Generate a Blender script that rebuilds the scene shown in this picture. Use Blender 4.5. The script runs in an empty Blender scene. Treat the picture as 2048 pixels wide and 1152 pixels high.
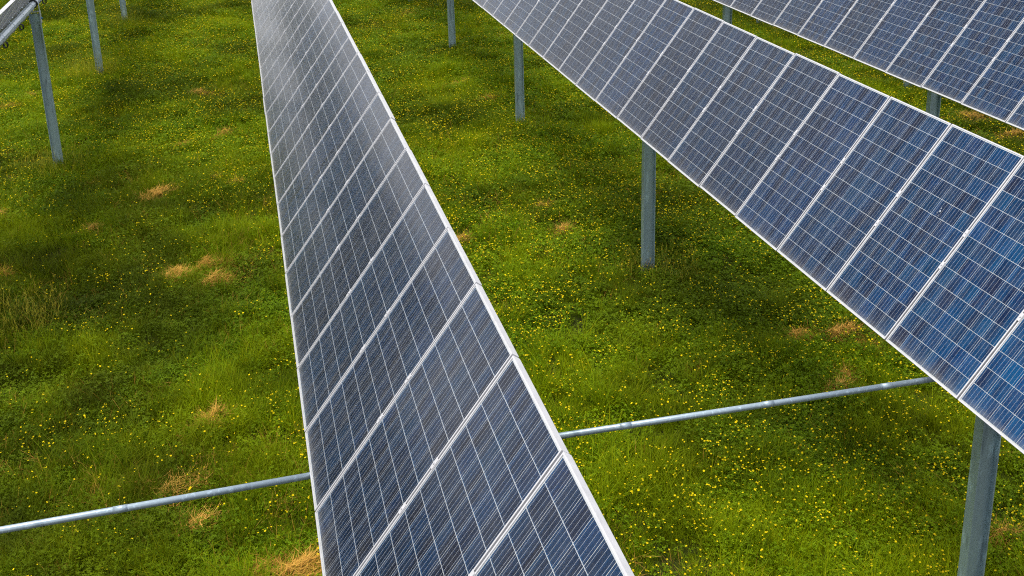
import bpy, math, random
import numpy as np
from mathutils import Matrix, Vector

# ------------------------------------------------------------------ camera, sky, sun, exposure
random.seed(4); RNG = np.random.default_rng(11)
scene = bpy.context.scene
COL = scene.collection
CAMZ = 7.4                                   # camera height above the datum
S = 0.006                                    # the meadow climbs gently along the rows
TH = math.radians(52.69)                      # tracker tilt
CT, ST = math.cos(TH), math.sin(TH)

cam_d = bpy.data.cameras.new('camera'); cam = bpy.data.objects.new('camera', cam_d); COL.objects.link(cam)
right = Vector((0.9699875, -0.2416535, -0.0269802)); down = Vector((-0.0982848, -0.2881634, -0.9525240))
fwd = Vector((0.2224060, 0.9265881, -0.3032657))
FPX, CYPX = 2189.76, 288.97                  # focal length and optical centre in 2048 px pixels: the photo is a low crop
cam.matrix_world = Matrix(((right.x, -down.x, -fwd.x, 0), (right.y, -down.y, -fwd.y, 0),
                           (right.z, -down.z, -fwd.z, CAMZ), (0, 0, 0, 1)))
cam_d.sensor_fit = 'HORIZONTAL'; cam_d.sensor_width = 36; cam_d.lens = FPX / 2048 * 36; cam_d.shift_y = -(576 - CYPX) / 2048
cam_d.clip_start = 0.1; cam_d.clip_end = 2000
scene.camera = cam

SUN_EL, SUN_AZ = math.radians(76), math.radians(-78)     # high thin cloud, sun to the left of the rows
world = bpy.data.worlds.new('World'); scene.world = world; world.use_nodes = True
wn = world.node_tree; wn.nodes.clear(); wl = wn.links
w_out = wn.nodes.new('ShaderNodeOutputWorld'); w_bg = wn.nodes.new('ShaderNodeBackground')
sky = wn.nodes.new('ShaderNodeTexSky'); sky.sky_type = 'NISHITA'; sky.sun_disc = False
sky.sun_elevation = SUN_EL; sky.sun_rotation = SUN_AZ; sky.dust_density = 3.0; sky.air_density = 1.0
w_tc = wn.nodes.new('ShaderNodeTexCoord'); w_map = wn.nodes.new('ShaderNodeMapping'); w_map.inputs['Scale'].default_value = (1, 1, 2.2)
w_n = wn.nodes.new('ShaderNodeTexNoise'); w_n.inputs['Scale'].default_value = 2.6; w_n.inputs['Detail'].default_value = 6
w_r = wn.nodes.new('ShaderNodeValToRGB'); w_r.color_ramp.elements[0].position = 0.30; w_r.color_ramp.elements[1].position = 0.66
w_r.color_ramp.elements[0].color = (0.70, 0.70, 0.70, 1); w_r.color_ramp.elements[1].color = (1, 1, 1, 1)
w_n2 = wn.nodes.new('ShaderNodeTexNoise'); w_n2.inputs['Scale'].default_value = 5.0; w_n2.inputs['Detail'].default_value = 5
w_c = wn.nodes.new('ShaderNodeValToRGB'); w_c.color_ramp.elements[0].position = 0.3; w_c.color_ramp.elements[1].position = 0.7
w_c.color_ramp.elements[0].color = (4.6, 4.7, 4.9, 1); w_c.color_ramp.elements[1].color = (9.6, 9.5, 9.4, 1)
w_m = wn.nodes.new('ShaderNodeMix'); w_m.data_type = 'RGBA'
wl.new(w_tc.outputs['Generated'], w_map.inputs['Vector']); wl.new(w_map.outputs[0], w_n.inputs['Vector']); wl.new(w_map.outputs[0], w_n2.inputs['Vector'])
wl.new(w_n.outputs['Fac'], w_r.inputs['Fac']); wl.new(w_n2.outputs['Fac'], w_c.inputs['Fac'])
wl.new(w_r.outputs['Color'], w_m.inputs['Factor']); wl.new(sky.outputs['Color'], w_m.inputs['A']); wl.new(w_c.outputs['Color'], w_m.inputs['B'])
wl.new(w_m.outputs['Result'], w_bg.inputs['Color']); w_bg.inputs['Strength'].default_value = 0.075
wl.new(w_bg.outputs[0], w_out.inputs['Surface'])

sun_d = bpy.data.lights.new('sun', 'SUN'); sun = bpy.data.objects.new('sun', sun_d); COL.objects.link(sun)
sun_d.energy = 1.5; sun_d.angle = math.radians(28); sun_d.color = (1.0, 0.95, 0.86)
sdir = Vector((math.sin(SUN_AZ) * math.cos(SUN_EL), math.cos(SUN_AZ) * math.cos(SUN_EL), math.sin(SUN_EL)))
sun.rotation_euler = sdir.to_track_quat('Z', 'Y').to_euler(); sun.location = sdir * 60

vs = scene.view_settings
vs.view_transform = 'Standard'; vs.look = 'None'; vs.exposure = 1.3; vs.gamma = 1.0; vs.use_curve_mapping = False
scene.cycles.max_bounces = 5; scene.cycles.diffuse_bounces = 2; scene.cycles.glossy_bounces = 3; scene.cycles.transparent_max_bounces = 16
scene.cycles.use_adaptive_sampling = True; scene.cycles.use_denoising = False; scene.cycles.filter_width = 1.1
scene.cycles.blur_glossy = 0.5; scene.cycles.sample_clamp_indirect = 6

# ------------------------------------------------------------------ helpers
def mat(name):
    m = bpy.data.materials.new(name); m.use_nodes = True
    nt = m.node_tree
    return m, nt, nt.nodes.get('Principled BSDF')

def node(nt, t, **kw):
    n = nt.nodes.new(t)
    for k, v in kw.items():
        if k in n.inputs: n.inputs[k].default_value = v
        else: setattr(n, k, v)
    return n

def ramp(nt, fac, stops):
    r = nt.nodes.new('ShaderNodeValToRGB'); e = r.color_ramp.elements
    while len(e) < len(stops): e.new(0.5)
    for el, (p, c) in zip(e, stops):
        el.position = p; el.color = (*c, 1) if len(c) == 3 else c
    nt.links.new(fac, r.inputs['Fac']); return r.outputs['Color']

def mixc(nt, fac, a, b, blend='MIX'):
    m = nt.nodes.new('ShaderNodeMix'); m.data_type = 'RGBA'; m.blend_type = blend
    for sock, v in ((m.inputs['Factor'], fac), (m.inputs['A'], a), (m.inputs['B'], b)):
        if isinstance(v, bpy.types.NodeSocket): nt.links.new(v, sock)
        elif isinstance(v, (int, float)): sock.default_value = v
        else: sock.default_value = (*v, 1)
    return m.outputs['Result']

def mathn(nt, op, a, b=0.0):
    m = nt.nodes.new('ShaderNodeMath'); m.operation = op
    for sock, v in ((m.inputs[0], a), (m.inputs[1], b)):
        if isinstance(v, bpy.types.NodeSocket): nt.links.new(v, sock)
        else: sock.default_value = v
    return m.outputs[0]

class MB:
    """collects faces; build() links them as one mesh object"""
    def __init__(self): self.v = []; self.f = []; self.m = []
    def quad(self, pts, mi=0):
        i = len(self.v); self.v += [tuple(p) for p in pts]; self.f.append(tuple(range(i, i + len(pts)))); self.m.append(mi)
    def box(self, a, b, mi=0):
        (x0, y0, z0), (x1, y1, z1) = a, b; i = len(self.v)
        self.v += [(x0,y0,z0),(x1,y0,z0),(x1,y1,z0),(x0,y1,z0),(x0,y0,z1),(x1,y0,z1),(x1,y1,z1),(x0,y1,z1)]
        for f in ((0,3,2,1),(4,5,6,7),(0,1,5,4),(1,2,6,5),(2,3,7,6),(3,0,4,7)):
            self.f.append(tuple(i + k for k in f)); self.m.append(mi)
    def tube(self, path, r, n=8, mi=0, phase=0.0, cap=True, closed=False):
        path = [Vector(p) for p in path]; rings = []
        N = len(path)
        for k, p in enumerate(path):
            if closed: t = path[(k + 1) % N] - path[k - 1]
            else: t = path[min(k + 1, N - 1)] - path[max(k - 1, 0)]
            t.normalize()
            ref = Vector((0, 0, 1)) if abs(t.z) < 0.9 else Vector((1, 0, 0))
            u = t.cross(ref).normalized(); w = u.cross(t)
            i = len(self.v)
            for j in range(n):
                a = phase + 2 * math.pi * j / n
                self.v.append(tuple(p + r * (math.cos(a) * u + math.sin(a) * w)))
            rings.append(i)
        pairs = list(zip(rings[:-1], rings[1:])) + ([(rings[-1], rings[0])] if closed else [])
        for a, b in pairs:
            for j in range(n):
                self.f.append((a + j, b + j, b + (j + 1) % n, a + (j + 1) % n)); self.m.append(mi)
        if cap and not closed:
            self.f.append(tuple(rings[0] + j for j in range(n))); self.m.append(mi)
            self.f.append(tuple(rings[-1] + n - 1 - j for j in range(n))); self.m.append(mi)
    def mesh(self, name, mats, smooth=False):
        me = bpy.data.meshes.new(name); me.from_pydata(self.v, [], self.f)
        for m in (mats if isinstance(mats, (list, tuple)) else [mats]): me.materials.append(m)
        me.polygons.foreach_set('material_index', self.m)
        if smooth: me.polygons.foreach_set('use_smooth', [True] * len(self.f))
        me.update(); return me
    def build(self, name, mats, parent=None, smooth=False):
        return link(name, self.mesh(name, mats, smooth), parent)

def link(name, me, parent=None, M=None):
    o = bpy.data.objects.new(name, me); COL.objects.link(o)
    if parent is not None: o.parent = parent
    if M is not None: o.matrix_local = M
    return o

def tag(o, label=None, cat=None, group=None, kind=None):
    if label: o['label'] = label
    if cat: o['category'] = cat
    if group: o['group'] = group
    if kind: o['kind'] = kind
    return o

def empty(name, loc): 
    o = bpy.data.objects.new(name, None); COL.objects.link(o); o.location = loc; o.empty_display_size = 0.2
    return o

# ------------------------------------------------------------------ terrain
GX = np.array([-60, -9.3, -4.2, 5.78, 15.95, 60.]); GZ = np.array([-7.8, -7.60, -7.50, -7.35, -7.51, -7.7])
def bumps(x, y):
    return (0.035 * np.sin(x * 1.7 + 0.6 * np.sin(y * 0.9)) * np.sin(y * 1.3 + 1.0) + 0.025 * np.sin(x * 3.1 + y * 2.3)
            + 0.02 * np.sin(x * 0.6 - y * 4.1 + 2.0) - 0.02)
def climb(y):
    y = np.asarray(y, float)
    return S * np.clip(y, -80, 62) - 0.06 * np.clip(y - 75, 0, 400) - 0.0       # unseen land beyond the rows, shaped to drop so panels reflect sky
def ground_z(x, y):
    return CAMZ + climb(y) + np.interp(x, GX, GZ) + bumps(x, y)
def gz(x, y): return float(ground_z(x, y))

def noise2(x, y, scale, seed):
    """smooth value noise 0..1 for placing plants"""
    r = np.random.default_rng(seed); G = r.random((128, 128))
    u = np.asarray(x) / scale + 40.3; v = np.asarray(y) / scale + 17.7
    i = np.floor(u).astype(int); j = np.floor(v).astype(int); a = u - i; b = v - j
    a = a * a * (3 - 2 * a); b = b * b * (3 - 2 * b)
    g = lambda p, q: G[p % 128, q % 128]
    return (g(i, j) * (1 - a) + g(i + 1, j) * a) * (1 - b) + (g(i, j + 1) * (1 - a) + g(i + 1, j + 1) * a) * b

m_ground, nt, b = mat('soil_and_thatch')
geo = node(nt, 'ShaderNodeNewGeometry'); n1 = node(nt, 'ShaderNodeTexNoise', Scale=6.0, Detail=8.0); n2 = node(nt, 'ShaderNodeTexNoise', Scale=45.0, Detail=4.0)
nt.links.new(geo.outputs['Position'], n1.inputs['Vector']); nt.links.new(geo.outputs['Position'], n2.inputs['Vector'])
c = mixc(nt, n2.outputs['Fac'], ramp(nt, n1.outputs['Fac'], [(0.35, (0.012, 0.015, 0.003)), (0.6, (0.024, 0.026, 0.004)), (0.75, (0.06, 0.040, 0.012))]), (0.020, 0.026, 0.003))
nt.links.new(c, b.inputs['Base Color']); b.inputs['Roughness'].default_value = 0.95; b.inputs['Specular IOR Level'].default_value = 0.1

xs = np.concatenate([np.linspace(-400, -24, 24), np.linspace(-22, 40, 156), np.linspace(42, 400, 24)])
ys = np.concatenate([np.linspace(-200, -2, 20), np.linspace(0, 60, 150), np.linspace(61, 100, 20), np.linspace(110, 600, 24)])
XX, YY = np.meshgrid(xs, ys); ZZ = ground_z(XX, YY)
V = np.stack([XX, YY, ZZ], -1).reshape(-1, 3); nx = len(xs)
F = [(j * nx + i, j * nx + i + 1, (j + 1) * nx + i + 1, (j + 1) * nx + i) for j in range(len(ys) - 1) for i in range(nx - 1)]
me = bpy.data.meshes.new('ground'); me.from_pydata(V.tolist(), [], F); me.materials.append(m_ground)
me.polygons.foreach_set('use_smooth', [True] * len(F)); me.update()
tag(link('ground', me), 'sloping meadow ground under the solar rows', kind='structure')

# ------------------------------------------------------------------ metal, frame and cell materials
def galvanised(name, base, dark, scale=7.0, metallic=0.55, rough=0.5):
    m, nt, b = mat(name)
    geo = node(nt, 'ShaderNodeNewGeometry'); mp = node(nt, 'ShaderNodeMapping'); mp.inputs['Scale'].default_value = (1.6, 1.6, 0.45)
    nt.links.new(geo.outputs['Position'], mp.inputs['Vector'])
    n1 = node(nt, 'ShaderNodeTexNoise', Scale=scale, Detail=7.0, Roughness=0.65); n2 = node(nt, 'ShaderNodeTexNoise', Scale=3.1, Detail=3.0)
    v = node(nt, 'ShaderNodeTexVoronoi', Scale=24.0)
    nt.links.new(mp.outputs[0], n1.inputs['Vector']); nt.links.new(mp.outputs[0], n2.inputs['Vector']); nt.links.new(geo.outputs['Position'], v.inputs['Vector'])
    lite = tuple(min(1, x * 1.8) for x in base)
    c1 = ramp(nt, n1.outputs['Fac'], [(0.32, base), (0.55, base), (0.72, lite)])
    c2 = mixc(nt, ramp(nt, n2.outputs['Fac'], [(0.62, (0, 0, 0)), (0.72, (0.8, 0.8, 0.8))]), c1, dark)
    sp = node(nt, 'ShaderNodeSeparateColor'); nt.links.new(v.outputs['Color'], sp.inputs['Color'])
    c3 = mixc(nt, mathn(nt, 'MULTIPLY', sp.outputs['Red'], 0.12), c2, (1, 1, 1), 'MULTIPLY')
    c4 = mixc(nt, mathn(nt, 'MULTIPLY', sp.outputs['Green'], 0.10), c3, (0.2, 0.22, 0.24))
    nt.links.new(c4, b.inputs['Base Color']); b.inputs['Metallic'].default_value = metallic; b.inputs['Roughness'].default_value = rough
    return m
M_POST = galvanised('galvanised_post_steel', (0.30, 0.41, 0.47), (0.11, 0.15, 0.19), 6.0, 0.5, 0.36)
M_TUBE = galvanised('galvanised_tube_steel', (0.50, 0.56, 0.63), (0.38, 0.43, 0.48), 14.0, 0.45, 0.42)
M_SHAFT = galvanised('galvanised_shaft_steel', (0.30, 0.38, 0.45), (0.16, 0.22, 0.28), 26.0, 0.5, 0.4)

M_FRAME, nt, b = mat('anodised_aluminium_frame')
n1 = node(nt, 'ShaderNodeTexNoise', Scale=9.0, Detail=5.0); geo = node(nt, 'ShaderNodeNewGeometry'); nt.links.new(geo.outputs['Position'], n1.inputs['Vector'])
nt.links.new(ramp(nt, n1.outputs['Fac'], [(0.3, (0.54, 0.54, 0.57)), (0.7, (0.63, 0.63, 0.665))]), b.inputs['Base Color'])
b.inputs['Metallic'].default_value = 0.25; b.inputs['Roughness'].default_value = 0.28

M_BACK, nt, b = mat('white_backsheet'); b.inputs['Base Color'].default_value = (0.80, 0.81, 0.83, 1); b.inputs['Roughness'].default_value = 0.5
M_BUS, nt, b = mat('tinned_busbar'); b.inputs['Base Color'].default_value = (0.66, 0.70, 0.80, 1); b.inputs['Metallic'].default_value = 0.0; b.inputs['Roughness'].default_value = 0.4
M_BLACK, nt, b = mat('black_rubber'); b.inputs['Base Color'].default_value = (0.012, 0.012, 0.013, 1); b.inputs['Roughness'].default_value = 0.5
M_BLUE, nt, b = mat('blue_bolt_cap'); b.inputs['Base Color'].default_value = (0.01, 0.16, 0.38, 1); b.inputs['Roughness'].default_value = 0.4

M_CELL, nt, b = mat('polycrystalline_cell')
geo = node(nt, 'ShaderNodeNewGeometry'); oi = node(nt, 'ShaderNodeObjectInfo'); tc = node(nt, 'ShaderNodeTexCoord')
rnd = mathn(nt, 'FRACT', mathn(nt, 'ADD', mathn(nt, 'MULTIPLY', geo.outputs['Random Per Island'], 7.31), mathn(nt, 'MULTIPLY', oi.outputs['Random'], 13.7)))
vor = node(nt, 'ShaderNodeTexVoronoi', Scale=48.0); nt.links.new(geo.outputs['Position'], vor.inputs['Vector'])
sp = node(nt, 'ShaderNodeSeparateColor'); nt.links.new(vor.outputs['Color'], sp.inputs['Color'])
cell = ramp(nt, rnd, [(0.0, (0.0004, 0.100, 0.320)), (0.45, (0.0002, 0.160, 0.410)), (0.75, (0.0004, 0.130, 0.390)), (1.0, (0.012, 0.085, 0.290))])
cell = mixc(nt, mathn(nt, 'MULTIPLY', sp.outputs['Red'], 0.55), cell, (0.0006, 0.190, 0.470))
cell = mixc(nt, 1.0, cell, ramp(nt, oi.outputs['Random'], [(0.0, (0.75, 0.72, 0.78)), (0.5, (1.0, 1.05, 1.0)), (1.0, (1.35, 1.1, 1.15))]), 'MULTIPLY')
# streaks along the fall line of the panel, laid in the panel's own axes
mp = node(nt, 'ShaderNodeMapping'); mp.inputs['Scale'].default_value = (0.8, 7.0, 1.0)
vt = node(nt, 'ShaderNodeVectorTransform', vector_type='POINT', convert_from='WORLD', convert_to='OBJECT')
vadd = node(nt, 'ShaderNodeVectorMath', operation='ADD')
nt.links.new(tc.outputs['Object'], vadd.inputs[0])
cmb = node(nt, 'ShaderNodeCombineXYZ'); nt.links.new(mathn(nt, 'MULTIPLY', oi.outputs['Random'], 40.0), cmb.inputs['X']); nt.links.new(cmb.outputs[0], vadd.inputs[1])
nt.links.new(vadd.outputs[0], mp.inputs['Vector'])
ns = node(nt, 'ShaderNodeTexNoise', Scale=1.0, Detail=5.0, Roughness=0.6); nt.links.new(mp.outputs[0], ns.inputs['Vector'])
cell = mixc(nt, ramp(nt, ns.outputs['Fac'], [(0.44, (0, 0, 0)), (0.64, (0.85, 0.85, 0.85))]), cell, (0.014, 0.034, 0.130))
cell = mixc(nt, ramp(nt, ns.outputs['Fac'], [(0.30, (0.5, 0.5, 0.5)), (0.46, (0, 0, 0))]), cell, (0.030, 0.150, 0.30))
nt.links.new(cell, b.inputs['Base Color']); b.inputs['Roughness'].default_value = 0.28; b.inputs['Specular IOR Level'].default_value = 0.0; b.inputs['Metallic'].default_value = 0.95

# cover glass: clear, Fresnel sky reflection, a thin film of dust
M_GLASS, nt, b = mat('solar_cover_glass'); nt.nodes.remove(b)
out = nt.nodes['Material Output']
geo = node(nt, 'ShaderNodeNewGeometry'); oi = node(nt, 'ShaderNodeObjectInfo'); tc = node(nt, 'ShaderNodeTexCoord')
nz = node(nt, 'ShaderNodeTexNoise', Scale=3.0, Detail=2.0); nt.links.new(geo.outputs['Position'], nz.inputs['Vector'])
bp = node(nt, 'ShaderNodeBump', Strength=0.06, Distance=0.02); nt.links.new(nz.outputs['Fac'], bp.inputs['Height'])
fr = node(nt, 'ShaderNodeFresnel', IOR=1.5); nt.links.new(bp.outputs[0], fr.inputs['Normal'])
tr = node(nt, 'ShaderNodeBsdfTransparent'); tr.inputs['Color'].default_value = (0.95, 0.97, 0.97, 1)
gl = node(nt, 'ShaderNodeBsdfGlossy', Roughness=0.14); nt.links.new(bp.outputs[0], gl.inputs['Normal'])
mx = node(nt, 'ShaderNodeMixShader'); nt.links.new(mathn(nt, 'MAXIMUM', mathn(nt, 'SUBTRACT', fr.outputs[0], 0.042), 0.003), mx.inputs[0]); nt.links.new(tr.outputs[0], mx.inputs[1]); nt.links.new(gl.outputs[0], mx.inputs[2])
df = node(nt, 'ShaderNodeBsdfDiffuse'); df.inputs['Color'].default_value = (0.55, 0.53, 0.50, 1)
nd = node(nt, 'ShaderNodeTexNoise', Scale=5.0, Detail=9.0, Roughness=0.75); nt.links.new(geo.outputs['Position'], nd.inputs['Vector'])
nd2 = node(nt, 'ShaderNodeTexNoise', Scale=170.0, Detail=1.0); nt.links.new(geo.outputs['Position'], nd2.inputs['Vector'])
d1 = mathn(nt, 'MULTIPLY', ramp(nt, nd.outputs['Fac'], [(0.42, (0, 0, 0)), (0.8, (0.10, 0.10, 0.10))]), ramp(nt, nd2.outputs['Fac'], [(0.45, (0.3, 0.3, 0.3)), (0.75, (1, 1, 1))]))
sx_ = node(nt, 'ShaderNodeSeparateXYZ'); nt.links.new(tc.outputs['Object'], sx_.inputs[0])
edge = ramp(nt, mathn(nt, 'ADD', sx_.outputs['X'], 1.0), [(0.03, (0.30, 0.30, 0.30)), (0.10, (0.05, 0.05, 0.05)), (0.22, (0, 0, 0))])
d1 = mathn(nt, 'ADD', d1, mathn(nt, 'MULTIPLY', edge, nd.outputs['Fac']))
dust = mathn(nt, 'ADD', d1, 0.006)
smp = node(nt, 'ShaderNodeMapping'); smp.inputs['Scale'].default_value = (0.9, 5.0, 1.0)
sad = node(nt, 'ShaderNodeVectorMath', operation='ADD'); scm = node(nt, 'ShaderNodeCombineXYZ'); nt.links.new(mathn(nt, 'MULTIPLY', oi.outputs['Random'], 50.0), scm.inputs['X'])
nt.links.new(tc.outputs['Object'], sad.inputs[0]); nt.links.new(scm.outputs[0], sad.inputs[1]); nt.links.new(sad.outputs[0], smp.inputs['Vector'])
sn = node(nt, 'ShaderNodeTexNoise', Scale=1.0, Detail=6.0, Roughness=0.6); nt.links.new(smp.outputs[0], sn.inputs['Vector'])
sh = node(nt, 'ShaderNodeBsdfSheen', Roughness=0.20); nt.links.new(ramp(nt, sn.outputs['Fac'], [(0.35, (0.04, 0.04, 0.042)), (0.65, (0.36, 0.355, 0.345))]), sh.inputs['Color'])
mx2 = node(nt, 'ShaderNodeMixShader'); nt.links.new(dust, mx2.inputs[0]); nt.links.new(mx.outputs[0], mx2.inputs[1]); nt.links.new(df.outputs[0], mx2.inputs[2])
ads = node(nt, 'ShaderNodeAddShader'); nt.links.new(mx2.outputs[0], ads.inputs[0]); nt.links.new(sh.outputs[0], ads.inputs[1])
nt.links.new(ads.outputs[0], out.inputs['Surface'])

# ------------------------------------------------------------------ panel meshes (x across the row up the tilt, y along the row, z normal)
PW, PL, PITCH = 1.956, 0.992, 1.01
LIP, FD = 0.012, 0.050
hx, hy = PW / 2, PL / 2
fm = MB()
for sx in (-1, 1):                            # long rails along the row: top lip, outer wall, bottom flange
    o_, i_ = sx * hx, sx * (hx - LIP)
    fm.box((min(o_, i_), -hy, -0.006), (max(o_, i_), hy, 0.0))
    w_ = sx * (hx - 0.003); fm.box((min(o_, w_), -hy, -FD), (max(o_, w_), hy, -0.006))
    g_ = sx * (hx - 0.030); fm.box((min(w_, g_), -hy + 0.003, -FD), (max(w_, g_), hy - 0.003, -FD + 0.0025))
for sy in (-1, 1):
    o_, i_ = sy * hy, sy * (hy - LIP)
    fm.box((-hx + LIP, min(o_, i_), -0.006), (hx - LIP, max(o_, i_), 0.0))
    w_ = sy * (hy - 0.003); fm.box((-hx + 0.003, min(o_, w_), -FD), (hx - 0.003, max(o_, w_), -0.006))
    g_ = sy * (hy - 0.030); fm.box((-hx + 0.030, min(w_, g_), -FD), (hx - 0.030, max(w_, g_), -FD + 0.0025))
ME_FRAME = fm.mesh('frame', M_FRAME)
pm = MB(); pm.box((-hx + 0.004, -hy + 0.004, -0.0095), (hx - 0.004, hy - 0.004, -0.0065)); ME_BACK = pm.mesh('backsheet', M_BACK)
CS, CG = 0.1555, 0.0040
NX, NY = 12, 6
cx = [(-(NX - 1) / 2 + i) * (CS + CG) for i in range(NX)]; cy = [(-(NY - 1) / 2 + j) * (CS + CG - 0.0008) for j in range(NY)]; cy = [v * (CS + CG) / (CS + CG - 0.0008) for v in cy]
hc = CS / 2
cm = MB(); bm_ = MB()
for i in range(NX):
    for j in range(NY):
        x, y = cx[i], cy[j]
        cm.quad([(x - hc, y - hc, -0.0058), (x + hc, y - hc, -0.0058), (x + hc, y + hc, -0.0058), (x - hc, y + hc, -0.0058)])
ME_CELLS = cm.mesh('cells', M_CELL)
for j in range(NY):
    for k in range(4):
        y = cy[j] + (k - 1.5) * CS / 4
        bm_.quad([(cx[0] - hc, y - 0.0009, -0.0052), (cx[-1] + hc, y - 0.0009, -0.0052), (cx[-1] + hc, y + 0.0009, -0.0052), (cx[0] - hc, y + 0.0009, -0.0052)])
ME_BUS = bm_.mesh('busbars', M_BUS)
c1 = MB(); c1.quad([(-hc, -hc, 0), (hc, -hc, 0), (hc, hc, 0), (-hc, hc, 0)]); ME_CELL = c1.mesh('cell', M_CELL)
gm = MB(); gm.quad([(-hx + LIP + 0.0005, -hy + LIP + 0.0005, -0.0025), (hx - LIP - 0.0005, -hy + LIP + 0.0005, -0.0025), (hx - LIP - 0.0005, hy - LIP - 0.0005, -0.0025), (-hx + LIP + 0.0005, hy - LIP - 0.0005, -0.0025)])
ME_GLASS = gm.mesh('glass_pane', M_GLASS)
km = MB(); km.box((-0.035, -0.017, 0.0005), (0.035, 0.017, 0.0045)); km.tube([(0, 0, 0.0045), (0, 0, 0.011)], 0.008, 6); ME_CLAMP = km.mesh('mid_clamp', M_FRAME)
jm = MB(); jm.box((-0.06, -0.05, -0.032), (0.06, 0.05, -0.0096)); ME_JBOX = jm.mesh('junction_box', M_BLACK)

# saddle that carries two panel edges on the torque tube: bent strap plus U-bolt
TUBE_OFF, TUBE_R = 0.125, 0.068
um = MB()
arc = [(0.098 * math.cos(a), 0.0, 0.082 * math.sin(a)) for a in np.linspace(math.pi, 2 * math.pi, 9)]
um.tube([(-0.098, 0, 0.085)] + arc + [(0.098, 0, 0.085)], 0.008, 6)
um.box((-0.20, -0.035, 0.073), (0.20, 0.035, 0.082))
um.box((-0.20, -0.035, 0.058), (-0.192, 0.035, 0.073)); um.box((0.192, -0.035, 0.058), (0.20, 0.035, 0.073))
ME_SADDLE = um.mesh('panel_saddle', M_TUBE, False)
lm = MB()
for q in range(3):
    lm.tube([(0.05 + 0.004 * q + 0.034 * math.sin(a), 0.04 * math.sin(a * 0.5) * q * 0.3 + 0.02 * q, -0.105 + 0.055 * math.cos(a)) for a in np.linspace(0, 2 * math.pi, 15)[:-1]], 0.006, 5, closed=True)
ME_LOOP = lm.mesh('cable_loop', M_BLACK, True)

# I-section post, bearing, strap and bracket
def post_mesh(h):
    p = MB(); d, w = 0.095, 0.055; fl = 0.011; wb = 0.004
    p.box((-d, -w, -0.6), (-d + fl, w, h)); p.box((d - fl, -w, -0.6), (d, w, h)); p.box((-d + fl, -wb, -0.6), (d - fl, wb, h))
    return p
bm2 = MB(); bm2.tube([(0, -0.05, 0), (0, 0.05, 0)], TUBE_R + 0.018, 24); ME_BEAR = bm2.mesh('bearing', M_BLACK, False)
sm = MB()
pts = [(0.104, -0.17)] + [(0.104 * math.cos(a), 0.104 * math.sin(a)) for a in np.linspace(0, math.pi, 15)] + [(-0.104, -0.17)]
for (x0, z0), (x1, z1) in zip(pts[:-1], pts[1:]):
    for ya, yb in ((-0.032, 0.032),):
        k = 0.94
        i = len(sm.v); sm.v += [(x0, ya, z0), (x1, ya, z1), (x1, yb, z1), (x0, yb, z0), (x0 * k, ya, z0 * (k if z0 > 0 else 1)), (x1 * k, ya, z1 * (k if z1 > 0 else 1)), (x1 * k, yb, z1 * (k if z1 > 0 else 1)), (x0 * k, yb, z0 * (k if z0 > 0 else 1))]
        for f in ((0, 1, 2, 3), (7, 6, 5, 4), (0, 4, 5, 1), (3, 2, 6, 7)): sm.f.append(tuple(i + q for q in f)); sm.m.append(0)
ME_STRAP = sm.mesh('bearing_strap', M_TUBE)
bk = MB(); bk.box((-0.112, -0.05, -0.40), (-0.099, 0.05, -0.15)); bk.box((0.099, -0.05, -0.40), (0.112, 0.05, -0.15)); bk.box((-0.099, -0.05, -0.165), (0.099, 0.05, -0.15)); ME_BRK = bk.mesh('post_bracket', M_TUBE)
bo = MB()
for sx in (-1, 1): bo.tube([(sx * 0.1125, 0, 0), (sx * 0.140, 0, 0)], 0.017, 6)
ME_BOLT = bo.mesh('bracket_bolt', M_BLUE)

# ------------------------------------------------------------------ tracker rows
N_ = Vector((-ST, -CT * S, CT)).normalized()
Y_ = Vector((0, 1, S)).normalized(); E_ = Y_.cross(N_).normalized()
PANEL_ROT = Matrix((E_, Y_, N_)).transposed().to_4x4()
ROWDIR = Vector((0, 1, S)).normalized()
TUBE_ROT = Matrix((Vector((1, 0, 0)), ROWDIR, Vector((1, 0, 0)).cross(ROWDIR))).transposed().to_4x4()

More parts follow.
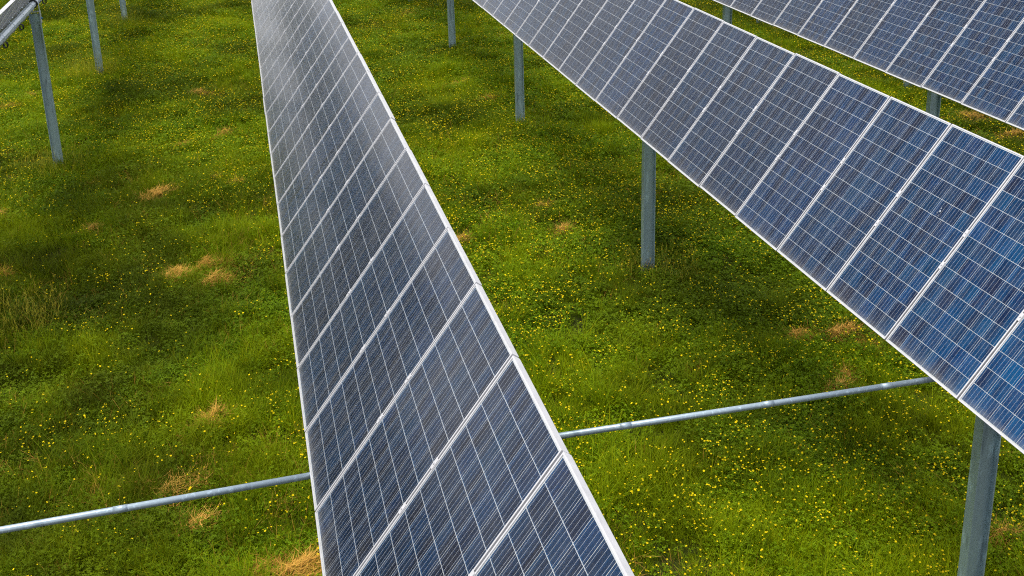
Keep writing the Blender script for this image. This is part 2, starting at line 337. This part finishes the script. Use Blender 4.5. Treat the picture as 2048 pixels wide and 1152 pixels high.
def tracker_row(label, x, z, phase, n0, n1, post_ys, n_cells=0, cells_from=0, detail=False, y_end=None):
    """x, z: panel centre line at y = 0 (camera datum); panels n0..n1-1 between seams phase + n * PITCH"""
    yb = phase + n0 * PITCH
    base = Vector((x + TUBE_OFF * ST, yb, gz(x + TUBE_OFF * ST, yb)))
    row = empty('solar_tracker_row', base); tag(row, label, 'solar panels', 'rows of solar trackers')
    L = lambda v: Vector(v) - base
    y0, y1 = phase + n0 * PITCH - 0.15, (phase + n1 * PITCH + 0.15)
    tx, tz = x + TUBE_OFF * ST, CAMZ + z - TUBE_OFF * CT
    t = MB(); t.tube([L((tx, y0, tz + S * y0)), L((tx, y1, tz + S * y1))], TUBE_R, 8, phase=math.pi / 8)
    t.build('torque_tube', M_TUBE, row)
    jit = random.Random(int(abs(x) * 100))
    for n in range(n0, n1):
        yc = phase + (n + 0.5) * PITCH
        T = Matrix.Translation(L((x, yc, CAMZ + z + S * yc))) @ PANEL_ROT @ Matrix.Rotation(jit.gauss(0, 0.0012), 4, 'Y') @ Matrix.Translation((jit.gauss(0, 0.003), jit.gauss(0, 0.0012), 0))
        p = link('solar_panel', ME_BACK, row, T)
        link('frame', ME_FRAME, p); link('glass_pane', ME_GLASS, p); link('busbars', ME_BUS, p)
        if cells_from <= n < cells_from + n_cells:
            for cx_ in cx:
                for cy_ in cy:
                    link('cell', ME_CELL, p, Matrix.Translation((cx_, cy_, -0.0058)))
        else:
            tag(link('cells', ME_CELLS, p), kind='stuff')
        if detail: link('junction_box', ME_JBOX, p, Matrix.Translation((-0.72, 0, 0)))
    for n in range(n0, n1 + 1):
        ys_ = phase + n * PITCH
        T = Matrix.Translation(L((x, ys_, CAMZ + z + S * ys_))) @ PANEL_ROT
        for u in (-0.17, 0.17): link('mid_clamp', ME_CLAMP, row, T @ Matrix.Translation((u, 0, 0)))
        if detail:
            link('panel_saddle', ME_SADDLE, row, T @ Matrix.Translation((0, 0, -TUBE_OFF)))
    for py in post_ys:
        px, pz = tx, tz + S * py; g = gz(px, py)
        p = post_mesh(pz - 0.20 - g).build('post', M_POST, row); p.location = L((px, py, g))
        T = Matrix.Translation(L((px, py, pz)))
        link('bearing', ME_BEAR, row, T @ TUBE_ROT); st = link('bearing_strap', ME_STRAP, row, T)
        br = link('post_bracket', ME_BRK, row, T)
        link('bracket_bolt', ME_BOLT, br, Matrix.Translation((0, 0, -0.30)))
    if detail:
        for yy in (18.9, 20.35, 21.95, 24.75, 26.2):
            link('cable_loop', ME_LOOP, row, Matrix.Translation(L((tx + 0.02, yy, tz + S * yy))))
    return row

P_B, P_C, P_D = 4.5136, 6.5180, 12.6629
tracker_row('solar row seen from behind in the upper left corner, torque tube in view', -4.33, -3.85, 19.33, -4, 36, (15.7, 23.9, 32.25, 40.45, 48.6), detail=True)
tracker_row('solar row crossing the middle of the picture, edge-on and greyish', 0.7029, -3.8869, P_B, -2, 40, (6.95, 15.05, 23.15, 31.25, 39.4), n_cells=4, cells_from=-1)
ROW_C = tracker_row('wide blue solar row running from the upper middle to the right edge', 5.6772, -3.8530, P_C, -3, 34, (6.97, 15.06, 23.2, 31.27, 39.2), n_cells=4, cells_from=-2)
tracker_row('blue solar row in the upper right corner, behind the wide one', 10.7638, -3.8530, P_D, -6, 28, (7.2, 15.3, 23.35, 31.4, 39.4), n_cells=4, cells_from=-1)
tracker_row('solar row behind all others on the right, only posts showing in the gap', 15.85, -3.87, 18.2, -4, 22, (15.5, 23.58, 31.85, 39.9))
tracker_row('farthest solar row on the left, only a post foot showing', -9.40, -3.9, 34.2, 0, 20, (38.8, 46.95))

PANEL_C = [o for o in ROW_C.children if o.name.startswith('solar_panel')][4]
dm = MB(); dr = random.Random(9)
for cx_, cy_, rr in ((0, 0, 0.012), (0.028, 0.010, 0.006), (-0.022, 0.022, 0.005), (-0.04, -0.010, 0.005)):
    ring = [(cx_ + rr * (0.7 + 0.6 * dr.random()) * math.cos(a), cy_ + rr * (0.7 + 0.6 * dr.random()) * math.sin(a), 0.0) for a in np.linspace(0, 6.283, 10)[:-1]]
    for k in range(9): dm.quad([ring[k], ring[(k + 1) % 9], (cx_, cy_, 0.002)])
M_DROP, nt, b = mat('dried_dropping'); b.inputs['Base Color'].default_value = (0.30, 0.34, 0.40, 1); b.inputs['Roughness'].default_value = 0.8
link('bird_dropping', dm.mesh('bird_dropping', M_DROP), PANEL_C, Matrix.Translation((0.22, -0.08, -0.002)))

# ------------------------------------------------------------------ drive shafts between the rows
def shaft(label, pts, knuckles):
    pts = [Vector((x, y, z + CAMZ)) for x, y, z in pts]; base = Vector((pts[0].x, pts[0].y, pts[0].z))
    r = empty('drive_shaft', base); tag(r, label, 'drive shaft', 'drive shafts between the rows')
    t = MB(); t.tube([p - base for p in pts], 0.0245, 16); t.build('shaft_tube', M_SHAFT, r, True)
    for k in knuckles:
        a, b_ = pts[0].lerp(pts[-1], k) - base, pts[0].lerp(pts[-1], min(1, k + 0.02)) - base
        c = MB(); c.tube([a, b_], 0.0262, 16); c.build('shaft_collar', M_SHAFT, r, True)
    for e in (0, -1):
        y = MB(); p = pts[e] - base
        y.box(p + Vector((-0.06, -0.05, -0.05)), p + Vector((0.06, 0.05, 0.05))); y.build('universal_joint', M_POST, r)
shaft('galvanised drive shaft left of the middle solar row, over the grass', [(-4.2, 7.0, -4.705), (0.72, 7.0, -4.635)], (0.60, 0.9))
shaft('galvanised drive shaft between the middle solar row and the wide blue row', [(0.88, 7.0, -4.64), (5.69, 7.0, -4.70)], (0.33, 0.58, 0.80))
for i, (x, z) in enumerate(((0.80, -4.638), (5.77, -4.70))):       # gear drives under the tube
    base = Vector((x, 7.0, CAMZ + z)); r = empty('gear_drive', base)
    tag(r, ('gear drive of the middle solar row, hidden behind its panels', 'gear drive of the wide blue solar row, hidden behind its panels')[i], 'gear drive', 'gear drives on the shaft')
    hb = MB(); hb.box((-0.05, -0.11, -0.09), (0.05, 0.11, 0.09)); hb.tube([(0, -0.11, 0), (0, -0.16, 0)], 0.06, 12); hb.build('gear_housing', M_POST, r)
    rk = MB(); rk.tube([(0.69 * math.cos(a), 0.06, 0.70 + 0.69 * math.sin(a)) for a in np.radians(np.linspace(-96, 20, 15))], 0.02, 6); rk.build('gear_rack', M_POST, r)

# ------------------------------------------------------------------ plants
def leaf_material(name, stops, patch, patch_amt, rough=0.6, transl=0.22, lush_dark=0.0):
    m, nt, b = mat(name); out = nt.nodes['Material Output']
    oi = node(nt, 'ShaderNodeObjectInfo'); geo = node(nt, 'ShaderNodeNewGeometry')
    isl = mathn(nt, 'FRACT', mathn(nt, 'ADD', mathn(nt, 'MULTIPLY', oi.outputs['Random'], 3.7), mathn(nt, 'MULTIPLY', geo.outputs['Random Per Island'], 0.45)))
    col = ramp(nt, isl, stops)
    n = node(nt, 'ShaderNodeTexNoise', Scale=0.55, Detail=4.0); nt.links.new(geo.outputs['Position'], n.inputs['Vector'])
    col = mixc(nt, mathn(nt, 'MULTIPLY', ramp(nt, n.outputs['Fac'], [(0.42, (0, 0, 0)), (0.66, (1, 1, 1))]), patch_amt), col, patch)
    if lush_dark:                                       # darker, lusher species in broad drifts, plus painted shade in the near left
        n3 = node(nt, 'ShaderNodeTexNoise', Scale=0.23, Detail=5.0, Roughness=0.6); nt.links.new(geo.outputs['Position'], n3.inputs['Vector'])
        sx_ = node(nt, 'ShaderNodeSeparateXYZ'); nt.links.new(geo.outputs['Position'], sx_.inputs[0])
        left_shade_tint = mathn(nt, 'MULTIPLY', ramp(nt, mathn(nt, 'MULTIPLY', mathn(nt, 'ADD', sx_.outputs['X'], 4.0), 0.2), [(0.45, (1, 1, 1)), (0.85, (0, 0, 0))]),
                      ramp(nt, mathn(nt, 'MULTIPLY', sx_.outputs['Y'], 0.03), [(0.55, (1, 1, 1)), (0.75, (0, 0, 0))]))      # near left: tall dark grass and its shade, painted into the colour
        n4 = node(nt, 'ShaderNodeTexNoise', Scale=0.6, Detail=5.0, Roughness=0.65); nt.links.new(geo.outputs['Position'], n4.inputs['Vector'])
        col = mixc(nt, mathn(nt, 'MULTIPLY', mathn(nt, 'MULTIPLY', left_shade_tint, ramp(nt, n4.outputs['Fac'], [(0.35, (0.15, 0.15, 0.15)), (0.6, (1, 1, 1))])), min(1.0, lush_dark * 1.25)), col, (0.042, 0.056, 0.0003))
        col = mixc(nt, mathn(nt, 'MULTIPLY', ramp(nt, n3.outputs['Fac'], [(0.46, (0, 0, 0)), (0.60, (1, 1, 1))]), lush_dark), col, (0.036, 0.056, 0.0003))
    nt.links.new(col, b.inputs['Base Color']); b.inputs['Roughness'].default_value = rough; b.inputs['Specular IOR Level'].default_value = 0.08
    tl = node(nt, 'ShaderNodeBsdfTranslucent'); nt.links.new(col, tl.inputs['Color'])
    mx = node(nt, 'ShaderNodeMixShader'); mx.inputs[0].default_value = transl
    nt.links.new(b.outputs[0], mx.inputs[1]); nt.links.new(tl.outputs[0], mx.inputs[2]); nt.links.new(mx.outputs[0], out.inputs['Surface'])
    return m
M_GRASS = leaf_material('meadow_grass_blade', [(0.0, (0.066, 0.128, 0.0002)), (0.4, (0.136, 0.220, 0.0002)), (0.75, (0.220, 0.310, 0.0003)), (1.0, (0.33, 0.30, 0.002))], (0.30, 0.360, 0.0003), 0.6, lush_dark=0.75)
M_LEAF = leaf_material('clover_leaf', [(0.0, (0.065, 0.135, 0.0003)), (0.6, (0.125, 0.215, 0.0004)), (1.0, (0.20, 0.285, 0.0006))], (0.21, 0.28, 0.0004), 0.45, lush_dark=0.6)
M_STRAW = leaf_material('dry_straw', [(0.0, (0.30, 0.15, 0.022)), (0.5, (0.50, 0.27, 0.045)), (1.0, (0.66, 0.40, 0.09))], (0.40, 0.205, 0.03), 0.5, 0.7, 0.15)
M_SEED = leaf_material('pale_seed_grass', [(0.0, (0.20, 0.22, 0.010)), (0.6, (0.34, 0.31, 0.020)), (1.0, (0.50, 0.38, 0.05))], (0.30, 0.29, 0.015), 0.4)
M_STEM = leaf_material('flower_stem', [(0.0, (0.07, 0.13, 0.01)), (1.0, (0.11, 0.17, 0.012))], (0.1, 0.15, 0.01), 0.3)
M_PETAL = leaf_material('yellow_petal', [(0.0, (0.62, 0.44, 0.003)), (1.0, (0.80, 0.66, 0.008))], (0.72, 0.55, 0.004), 0.4, 0.45, 0.2)

def blade(mb, x, y, z, L, w, az, lean, curl, seg=3, mi=0, rnd=random):
    """tapered strip that leans and curls over"""
    d = Vector((math.cos(az), math.sin(az), 0)); sd = Vector((-d.y, d.x, 0))
    p = Vector((x, y, z)); a = lean; rows = []
    for k in range(seg + 1):
        f = k / seg; ww = w * (1 - 0.85 * f * f) * (0.8 + 0.2 * min(1, f * 3))
        rows.append((p - sd * ww / 2, p + sd * ww / 2)); p = p + (d * math.sin(a) + Vector((0, 0, 1)) * math.cos(a)) * (L / seg); a += curl / seg
    for k in range(seg): mb.quad([rows[k][0], rows[k][1], rows[k + 1][1], rows[k + 1][0]], mi)

def grass_proto(seed, n, L0, L1, R, w, lean=0.7, curl=1.1):
    r = random.Random(seed); m = MB()
    for _ in range(n):
        a, q = r.uniform(0, 6.283), R * math.sqrt(r.random())
        blade(m, q * math.cos(a), q * math.sin(a), -0.02, r.uniform(L0, L1), w * r.uniform(0.7, 1.3), r.uniform(0, 6.283), r.uniform(0.05, lean), r.uniform(0.1, curl), 3)
    return m
def leaf_proto(seed, n, R):
    r = random.Random(seed); m = MB()
    for _ in range(n):
        a, q = r.uniform(0, 6.283), R * math.sqrt(r.random()); h = r.uniform(0.04, 0.13)
        cx_, cy_ = q * math.cos(a), q * math.sin(a); tilt = Vector((r.gauss(0, 0.35), r.gauss(0, 0.35), 1)).normalized()
        u = tilt.orthogonal().normalized(); v = tilt.cross(u); s = r.uniform(0.008, 0.018); o = Vector((cx_, cy_, h)); p0 = r.uniform(0, 6.283)
        for k in range(3):
            t = p0 + k * 2.094; dd = math.cos(t) * u + math.sin(t) * v; ee = tilt.cross(dd)
            m.quad([o, o + dd * s * 0.6 - ee * s * 0.45, o + dd * s * 1.1 - ee * s * 0.1 + tilt * 0.002, o + dd * s * 0.75 + ee * s * 0.5])
        m.quad([(cx_ * 0.7, cy_ * 0.7, -0.02), (cx_ * 0.7 + 0.002, cy_ * 0.7, -0.02), (cx_ + 0.001, cy_, h), (cx_ - 0.001, cy_, h)])
    return m
def flower_proto(seed, n, R):
    r = random.Random(seed); m = MB()
    for _ in range(n):
        a, q = r.uniform(0, 6.283), R * math.sqrt(r.random()); h = r.uniform(0.13, 0.27)
        x, y = q * math.cos(a), q * math.sin(a); tx, ty = x + r.gauss(0, 0.03), y + r.gauss(0, 0.03)
        m.quad([(x - 0.0015, y, -0.02), (x + 0.0015, y, -0.02), (tx + 0.001, ty, h), (tx - 0.001, ty, h)], 0)
        m.quad([(x, y - 0.0015, -0.02), (x, y + 0.0015, -0.02), (tx, ty + 0.001, h), (tx, ty - 0.001, h)], 0)
        up = Vector((r.gauss(0, 0.3), r.gauss(0, 0.3), 1)).normalized(); u = up.orthogonal().normalized(); v = up.cross(u); o = Vector((tx, ty, h)); s = r.uniform(0.0055, 0.0128)
        for k in range(5):
            t = k * 1.2566; dd = math.cos(t) * u + math.sin(t) * v; ee = up.cross(dd)
            m.quad([o, o + dd * s * 0.7 - ee * s * 0.5 + up * s * 0.35, o + dd * s * 1.1 + up * s * 0.6, o + dd * s * 0.7 + ee * s * 0.5 + up * s * 0.35], 1)
    return m

def scatter(name, protos, mats, pts, rot, scl, idx, label):
    """one object of ground cover: a point mesh whose geometry nodes set one plant on each point"""
    pc = bpy.data.collections.new(name + '_plants')
    for k, p in enumerate(protos):
        pc.objects.link(bpy.data.objects.new('%s_plant_%02d' % (name, k), p.mesh(name + '_plant', mats)))
    me = bpy.data.meshes.new(name); me.from_pydata(pts.tolist(), [], [])
    for an, ty, data in (('rot', 'FLOAT_VECTOR', rot), ('scl', 'FLOAT_VECTOR', scl)):
        at = me.attributes.new(an, ty, 'POINT'); at.data.foreach_set('vector', np.ascontiguousarray(data, dtype=np.float32).ravel())
    at = me.attributes.new('idx', 'INT', 'POINT'); at.data.foreach_set('value', idx.astype(np.int32))
    for m in mats: me.materials.append(m)
    o = link(name, me); tag(o, label, kind='stuff')
    g = bpy.data.node_groups.new(name + '_scatter', 'GeometryNodeTree')
    g.interface.new_socket('Geometry', in_out='INPUT', socket_type='NodeSocketGeometry'); g.interface.new_socket('Geometry', in_out='OUTPUT', socket_type='NodeSocketGeometry')
    gi, go = g.nodes.new('NodeGroupInput'), g.nodes.new('NodeGroupOutput')
    ip = g.nodes.new('GeometryNodeInstanceOnPoints'); ci = g.nodes.new('GeometryNodeCollectionInfo')
    ci.inputs['Collection'].default_value = pc; ci.inputs['Separate Children'].default_value = True; ci.inputs['Reset Children'].default_value = True
    ip.inputs['Pick Instance'].default_value = True
    def attr(an, ty):
        n = g.nodes.new('GeometryNodeInputNamedAttribute'); n.data_type = ty; n.inputs['Name'].default_value = an; return n.outputs['Attribute']
    g.links.new(gi.outputs[0], ip.inputs['Points']); g.links.new(ci.outputs[0], ip.inputs['Instance'])
    g.links.new(attr('idx', 'INT'), ip.inputs['Instance Index']); g.links.new(attr('rot', 'FLOAT_VECTOR'), ip.inputs['Rotation']); g.links.new(attr('scl', 'FLOAT_VECTOR'), ip.inputs['Scale'])
    g.links.new(ip.outputs[0], go.inputs[0])
    md = o.modifiers.new('scatter', 'NODES'); md.node_group = g
    return o

# the meadow that the picture (and a step to either side) can see
def seen(x, y, margin=260):
    X = np.stack([x, y, ground_z(x, y) - CAMZ], -1)
    Rw = np.array([right[:], down[:], fwd[:]]); c = X @ Rw.T
    u = 1024 + FPX * c[:, 0] / c[:, 2]; v = CYPX + FPX * c[:, 1] / c[:, 2]
    return (c[:, 2] > 0.5) & (u > -margin) & (u < 2048 + margin) & (v > -margin * 0.45) & (v < 1152 + margin), np.linalg.norm(X, axis=1)
def field(density, seed, ref=9.0, power=1.0):
    """jittered points whose density falls with distance, thinned to what can be seen"""
    r = np.random.default_rng(seed); n = int(density * 64 * 54)
    x = r.uniform(-20, 44, n); y = r.uniform(5, 59, n)
    ok, d = seen(x, y); keep = ok & off_hay(x, y) & (r.random(n) < np.clip((ref / d) ** power, 0, 1))
    return x[keep], y[keep], d[keep], r
def place(x, y, r, s, tilt=0.12):
    n = len(x); pts = np.stack([x, y, ground_z(x, y)], -1)
    rot = np.stack([r.normal(0, tilt, n), r.normal(0, tilt, n), r.uniform(0, 6.283, n)], -1)
    scl = np.stack([s, s, s * r.uniform(0.8, 1.25, n)], -1)
    return pts, rot, scl

# heaps of cut hay: x, y, half sizes, turn, height, straws, label
HAY = [
    (-2.07, 21.24, 0.42, 0.20, 0.75, 0.22, 560, 'long tan heap of hay, largest left of the middle row'),
    (-1.54, 17.11, 0.20, 0.22, 0.4, 0.22, 380, 'round hay heap, left one of the three close together'),
    (-1.03, 17.41, 0.25, 0.13, 0.2, 0.20, 300, 'hay heap, rearmost of the three close together'),
    (-0.95, 16.69, 0.24, 0.13, 0.5, 0.18, 280, 'hay heap, nearest the middle row of the three close together'),
    (-1.23, 16.11, 0.22, 0.16, 0.9, 0.05, 90, 'thin trail of hay in front of the three close heaps'),
    (-0.91, 12.52, 0.13, 0.14, 0.9, 0.16, 220, 'lone small hay heap above the left drive shaft'),
    (-1.07, 10.49, 0.15, 0.10, 0.6, 0.07, 130, 'flat wisp of hay just below the left drive shaft'),
    (-1.20, 11.33, 0.34, 0.16, 0.3, 0.06, 170, 'brown loose hay lying right behind the left drive shaft'),
    (-0.33, 9.47, 0.19, 0.14, 0.2, 0.12, 230, 'ring-shaped hay clump at the bottom edge left of the middle row', True),
    (-0.02, 9.36, 0.24, 0.18, 0.2, 0.16, 420, 'thick hay heap at the bottom edge touching the middle row'),
    (-0.79, 25.18, 0.30, 0.14, 0.6, 0.16, 260, 'forked hay heap near the middle row, upper left'),
    (-1.51, 29.08, 0.24, 0.12, -0.4, 0.2, 220, 'small curved hay heap in the upper left grass'),
    (-6.19, 29.52, 0.36, 0.14, 0.2, 0.16, 300, 'pale hay heap at the left edge beside the long post'),
    (-5.91, 30.62, 0.20, 0.08, 0.9, 0.12, 120, 'narrow hay wisp just behind the pale left edge heap'),
    (-5.01, 21.12, 0.14, 0.16, 0.2, 0.2, 160, 'hay heap cut by the left edge, in front of the long post'),
    (-4.48, 18.33, 0.14, 0.09, 0.2, 0.12, 120, 'little hay clump cut by the left edge, lowest one there'),
    (-3.12, 19.84, 0.15, 0.10, 0.4, 0.12, 150, 'small hay clump in front of the two darkest left posts'),
    (-3.45, 22.49, 0.12, 0.11, 0.4, 0.08, 90, 'faint hay clump right of the long post foot'),
    (-1.02, 21.85, 0.12, 0.07, 0.3, 0.12, 90, 'small arched hay clump behind the long tan heap'),
    (-0.56, 21.52, 0.14, 0.06, 0.6, 0.12, 90, 'thin arched hay clump nearest the middle row left side'),
    (-1.68, 24.53, 0.2, 0.08, 0.3, 0.07, 100, 'flat pale hay wisp left of the forked heap'),
    (4.93, 18.21, 0.13, 0.09, 0.2, 0.10, 130, 'flat hay clump in the grass between the two main rows'),
    (4.96, 17.00, 0.13, 0.12, 0.2, 0.16, 190, 'round hay clump in front of the flat one between main rows'),
    (3.14, 17.06, 0.12, 0.10, 0.2, 0.16, 110, 'hay clump peeking out beside the right edge of the middle row'),
    (6.74, 10.94, 0.16, 0.10, 0.2, 0.13, 190, 'hay clump close behind the right drive shaft'),
    (7.03, 11.23, 0.10, 0.08, 0.2, 0.12, 110, 'small arched hay clump behind the one by the right shaft'),
    (7.55, 12.22, 0.24, 0.12, 0.1, 0.13, 230, 'wide hay clump under the lower edge of the wide blue row'),
    (6.92, 12.28, 0.18, 0.10, 0.1, 0.12, 170, 'hay clump left of the wide one under the blue row'),
    (7.71, 11.73, 0.14, 0.26, 0.1, 0.05, 150, 'flat brown hay trail hugging the blue row edge'),
    (5.28, 36.84, 0.2, 0.12, 0.1, 0.22, 130, 'farthest hay clump near the top between the main rows'),
    (5.30, 27.51, 0.30, 0.14, 0.1, 0.16, 170, 'hay clump in dark grass left of the second post'),
    (5.45, 25.53, 0.25, 0.12, 0.1, 0.12, 150, 'hay clump between the second and third posts'),
    (7.64, 32.42, 0.26, 0.14, 0.1, 0.2, 170, 'pale hay clump behind the second post, by the blue row edge'),
    (6.91, 7.93, 0.14, 0.07, 0.1, 0.08, 120, 'hay wisp beside the thick post at the lower right'),
    (15.95, 25.76, 0.42, 0.2, 0.1, 0.2, 280, 'ring of hay in the grass gap, upper right', True),
    (15.90, 20.84, 0.5, 0.3, 0.1, 0.2, 380, 'brown hay heap in the grass gap near the right edge'),
    (15.91, 19.42, 0.35, 0.2, 0.1, 0.16, 240, 'last hay heap of the grass gap at the right edge'),
    (16.24, 31.15, 0.25, 0.15, 0.1, 0.16, 130, 'small hay clump at the far end of the grass gap'),
]
def off_hay(x, y, f=0.85):
    ok = np.ones(len(x), bool)
    for h in HAY:
        if h[5] < 0.09: continue
        c_, s_ = math.cos(h[4]), math.sin(h[4]); dx, dy = x - h[0], y - h[1]
        ok &= ((dx * c_ + dy * s_) / h[2]) ** 2 + ((dy * c_ - dx * s_) / h[3]) ** 2 > f * f
    return ok

# short dense grass
x, y, d, r = field(260, 21, 11.0, 0.9)
tall = noise2(x, y, 1.3, 5) * 0.45 + noise2(x, y, 0.42, 6) * 0.55
s = (0.25 + 1.75 * tall ** 1.6) * (1 + 0.018 * np.clip(d - 10, 0, None))
pts, rot, scl = place(x, y, r, s)
protos = [grass_proto(k, 26, 0.07, 0.20, 0.075, 0.0046) for k in range(6)]
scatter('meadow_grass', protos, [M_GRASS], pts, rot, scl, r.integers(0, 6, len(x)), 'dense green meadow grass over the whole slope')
print('grass', len(x))
# long tufts in patches
x, y, d, r = field(90, 22, 12.0, 0.7)
k = (noise2(x, y, 0.38, 8) * 0.6 + noise2(x, y, 2.6, 9) * 0.4) > r.uniform(0.44, 0.66, len(x)) - 0.10 * np.clip((0.5 - x) / 1.5, 0, 1) * np.clip((21 - y) / 4, 0, 1); x, y, d = x[k], y[k], d[k]
pts, rot, scl = place(x, y, r, r.uniform(0.7, 1.25, len(x)), 0.2)
protos = [grass_proto(40 + k, 22, 0.20, 0.44, 0.07, 0.0048, 0.6, 1.5) for k in range(5)]
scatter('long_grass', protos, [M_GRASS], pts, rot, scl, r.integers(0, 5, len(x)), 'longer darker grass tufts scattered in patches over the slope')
print('long', len(x))
# clover and buttercup leaves
x, y, d, r = field(170, 23, 11.0, 1.0)
k = noise2(x, y, 1.6, 12) * 0.7 + noise2(x, y, 0.4, 13) * 0.3 > r.uniform(0.18, 0.60, len(x)); x, y, d = x[k], y[k], d[k]
pts, rot, scl = place(x, y, r, r.uniform(0.8, 1.4, len(x)) * (1 + 0.015 * np.clip(d - 10, 0, None)))
protos = [leaf_proto(60 + k, 30, 0.10) for k in range(5)]
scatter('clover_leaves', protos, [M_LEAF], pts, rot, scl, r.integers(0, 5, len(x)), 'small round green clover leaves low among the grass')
print('clover', len(x))
# straw and dead blades
x, y, d, r = field(40, 24, 11.0, 0.9)
k = noise2(x, y, 1.1, 15) * 0.6 + noise2(x, y, 3.5, 16) * 0.4 > r.uniform(0.45, 0.85, len(x)) - 0.10 * (x < 0.5) * (y < 24); x, y, d = x[k], y[k], d[k]
pts, rot, scl = place(x, y, r, r.uniform(0.7, 1.2, len(x)), 0.3)
protos = [grass_proto(80 + k, 12, 0.10, 0.30, 0.12, 0.0042, 1.3, 0.9) for k in range(4)]
scatter('dead_grass', protos, [M_STRAW], pts, rot, scl, r.integers(0, 4, len(x)), 'thin tan blades of dead grass scattered in the green')
print('dead', len(x))
# buttercups: thick right of the middle row and far off, thin in the near left
x, y, d, r = field(36, 25, 16.0, 0.5)
left = np.clip((0.9 - x) / 1.5, 0, 1); near = np.clip((25 - y) / 9, 0, 1)
want = 3.3 * (0.10 + 1.15 * noise2(x, y, 1.7, 18) ** 1.5) * (0.2 + 1.3 * noise2(x, y, 0.5, 19) ** 2.0) * (1 - 0.88 * left * near)
k = r.random(len(x)) < want; x, y, d = x[k], y[k], d[k]
pts, rot, scl = place(x, y, r, r.uniform(0.85, 1.15, len(x)) * (1 + 0.006 * np.clip(d - 12, 0, None)), 0.1)
protos = [flower_proto(100 + k, 4 + k % 3, 0.17) for k in range(6)]
scatter('buttercup_flowers', protos, [M_STEM, M_PETAL], pts, rot, scl, r.integers(0, 6, len(x)), 'tiny yellow buttercup flowers dotted all over the meadow')
print('flowers', len(x))

# ------------------------------------------------------------------ heaps of cut hay
def hay(x, y, a, b_, rz, h, n, label, ring=False, seed=0):
    a, b_, n = a * 1.2, b_ * 1.2, int(n * 1.7)
    r = random.Random(seed * 7 + 3); m = MB()
    for _ in range(n):
        t = r.uniform(0, 6.283); q = math.sqrt(r.random()) if not ring else r.uniform(0.6, 1.0)
        if r.random() < 0.30: q = r.uniform(0.8, 2.2) ** 1.2
        q *= 1 + 0.3 * math.sin(3 * t + seed) * r.random()
        lx, ly = a * q * math.cos(t), b_ * q * math.sin(t)
        X, Y = lx * math.cos(rz) - ly * math.sin(rz), lx * math.sin(rz) + ly * math.cos(rz)
        lump = 0.6 + 0.4 * math.sin(X * 17 + seed) * math.cos(Y * 15 + 2 * seed)
        z = gz(x + X, y + Y) + 0.06 + 1.3 * h * max(0, 1 - q * q) * lump * r.uniform(0.5, 1.0)
        blade(m, X, Y, z - gz(x, y), r.uniform(0.08, 0.24), r.uniform(0.004, 0.009), r.uniform(0, 6.283) if r.random() < 0.55 else rz + r.gauss(0.3, 0.5), r.uniform(1.35, 1.7), r.uniform(-1.4, 1.0), 4)
    o = m.build('hay_clump', M_STRAW); o.location = (x, y, gz(x, y)); tag(o, label, 'hay', 'clumps of cut hay on the meadow')
for i, h in enumerate(HAY):
    hay(*h[:8], ring=len(h) > 8, seed=i + 1)

# tall seeding grass around the post feet
def tall_grass(x, y, n, R, L0, L1, label, seed):
    r = random.Random(seed); m = MB()
    for _ in range(n):
        a, q = r.uniform(0, 6.283), R * math.sqrt(r.random()); X, Y = q * math.cos(a), q * math.sin(a); L = 1.15 * r.uniform(L0, L1); az = r.uniform(0, 6.283); le = r.uniform(0.05, 0.55)
        z = gz(x + X, y + Y) - gz(x, y) - 0.02
        blade(m, X, Y, z, L, 0.0048, az, le, r.uniform(0.3, 1.2), 4)
        if r.random() < 0.5:
            hx_, hy_, hz_ = X + math.cos(az) * L * math.sin(le + 0.15), Y + math.sin(az) * L * math.sin(le + 0.15), z + L * 0.93
            for _k in range(4): blade(m, hx_, hy_, hz_ + r.uniform(-0.05, 0.04), 0.06, 0.006, r.uniform(0, 6.283), r.uniform(0.2, 0.8), 0.3, 1)
    o = m.build('tall_grass_tuft', M_SEED); o.location = (x, y, gz(x, y)); tag(o, label, 'grass tuft', 'tall grass at the post feet')
tall_grass(-4.44, 32.13, 420, 0.75, 0.35, 0.85, 'tall pale seeding grass around the foot of the middle left post', 1)
tall_grass(-4.21, 39.71, 260, 0.7, 0.3, 0.7, 'tall pale grass around the foot of the rearmost left post', 2)
tall_grass(-4.33, 23.62, 260, 0.8, 0.25, 0.6, 'tall yellowish grass around the foot of the longest left post', 3)
tall_grass(5.98, 15.03, 170, 0.7, 0.16, 0.42, 'tall thin grass around the foot of the post between the rows', 4)
tall_grass(-3.83, 16.15, 300, 0.7, 0.25, 0.55, 'tall pale grass clump at the left edge below the middle', 5)
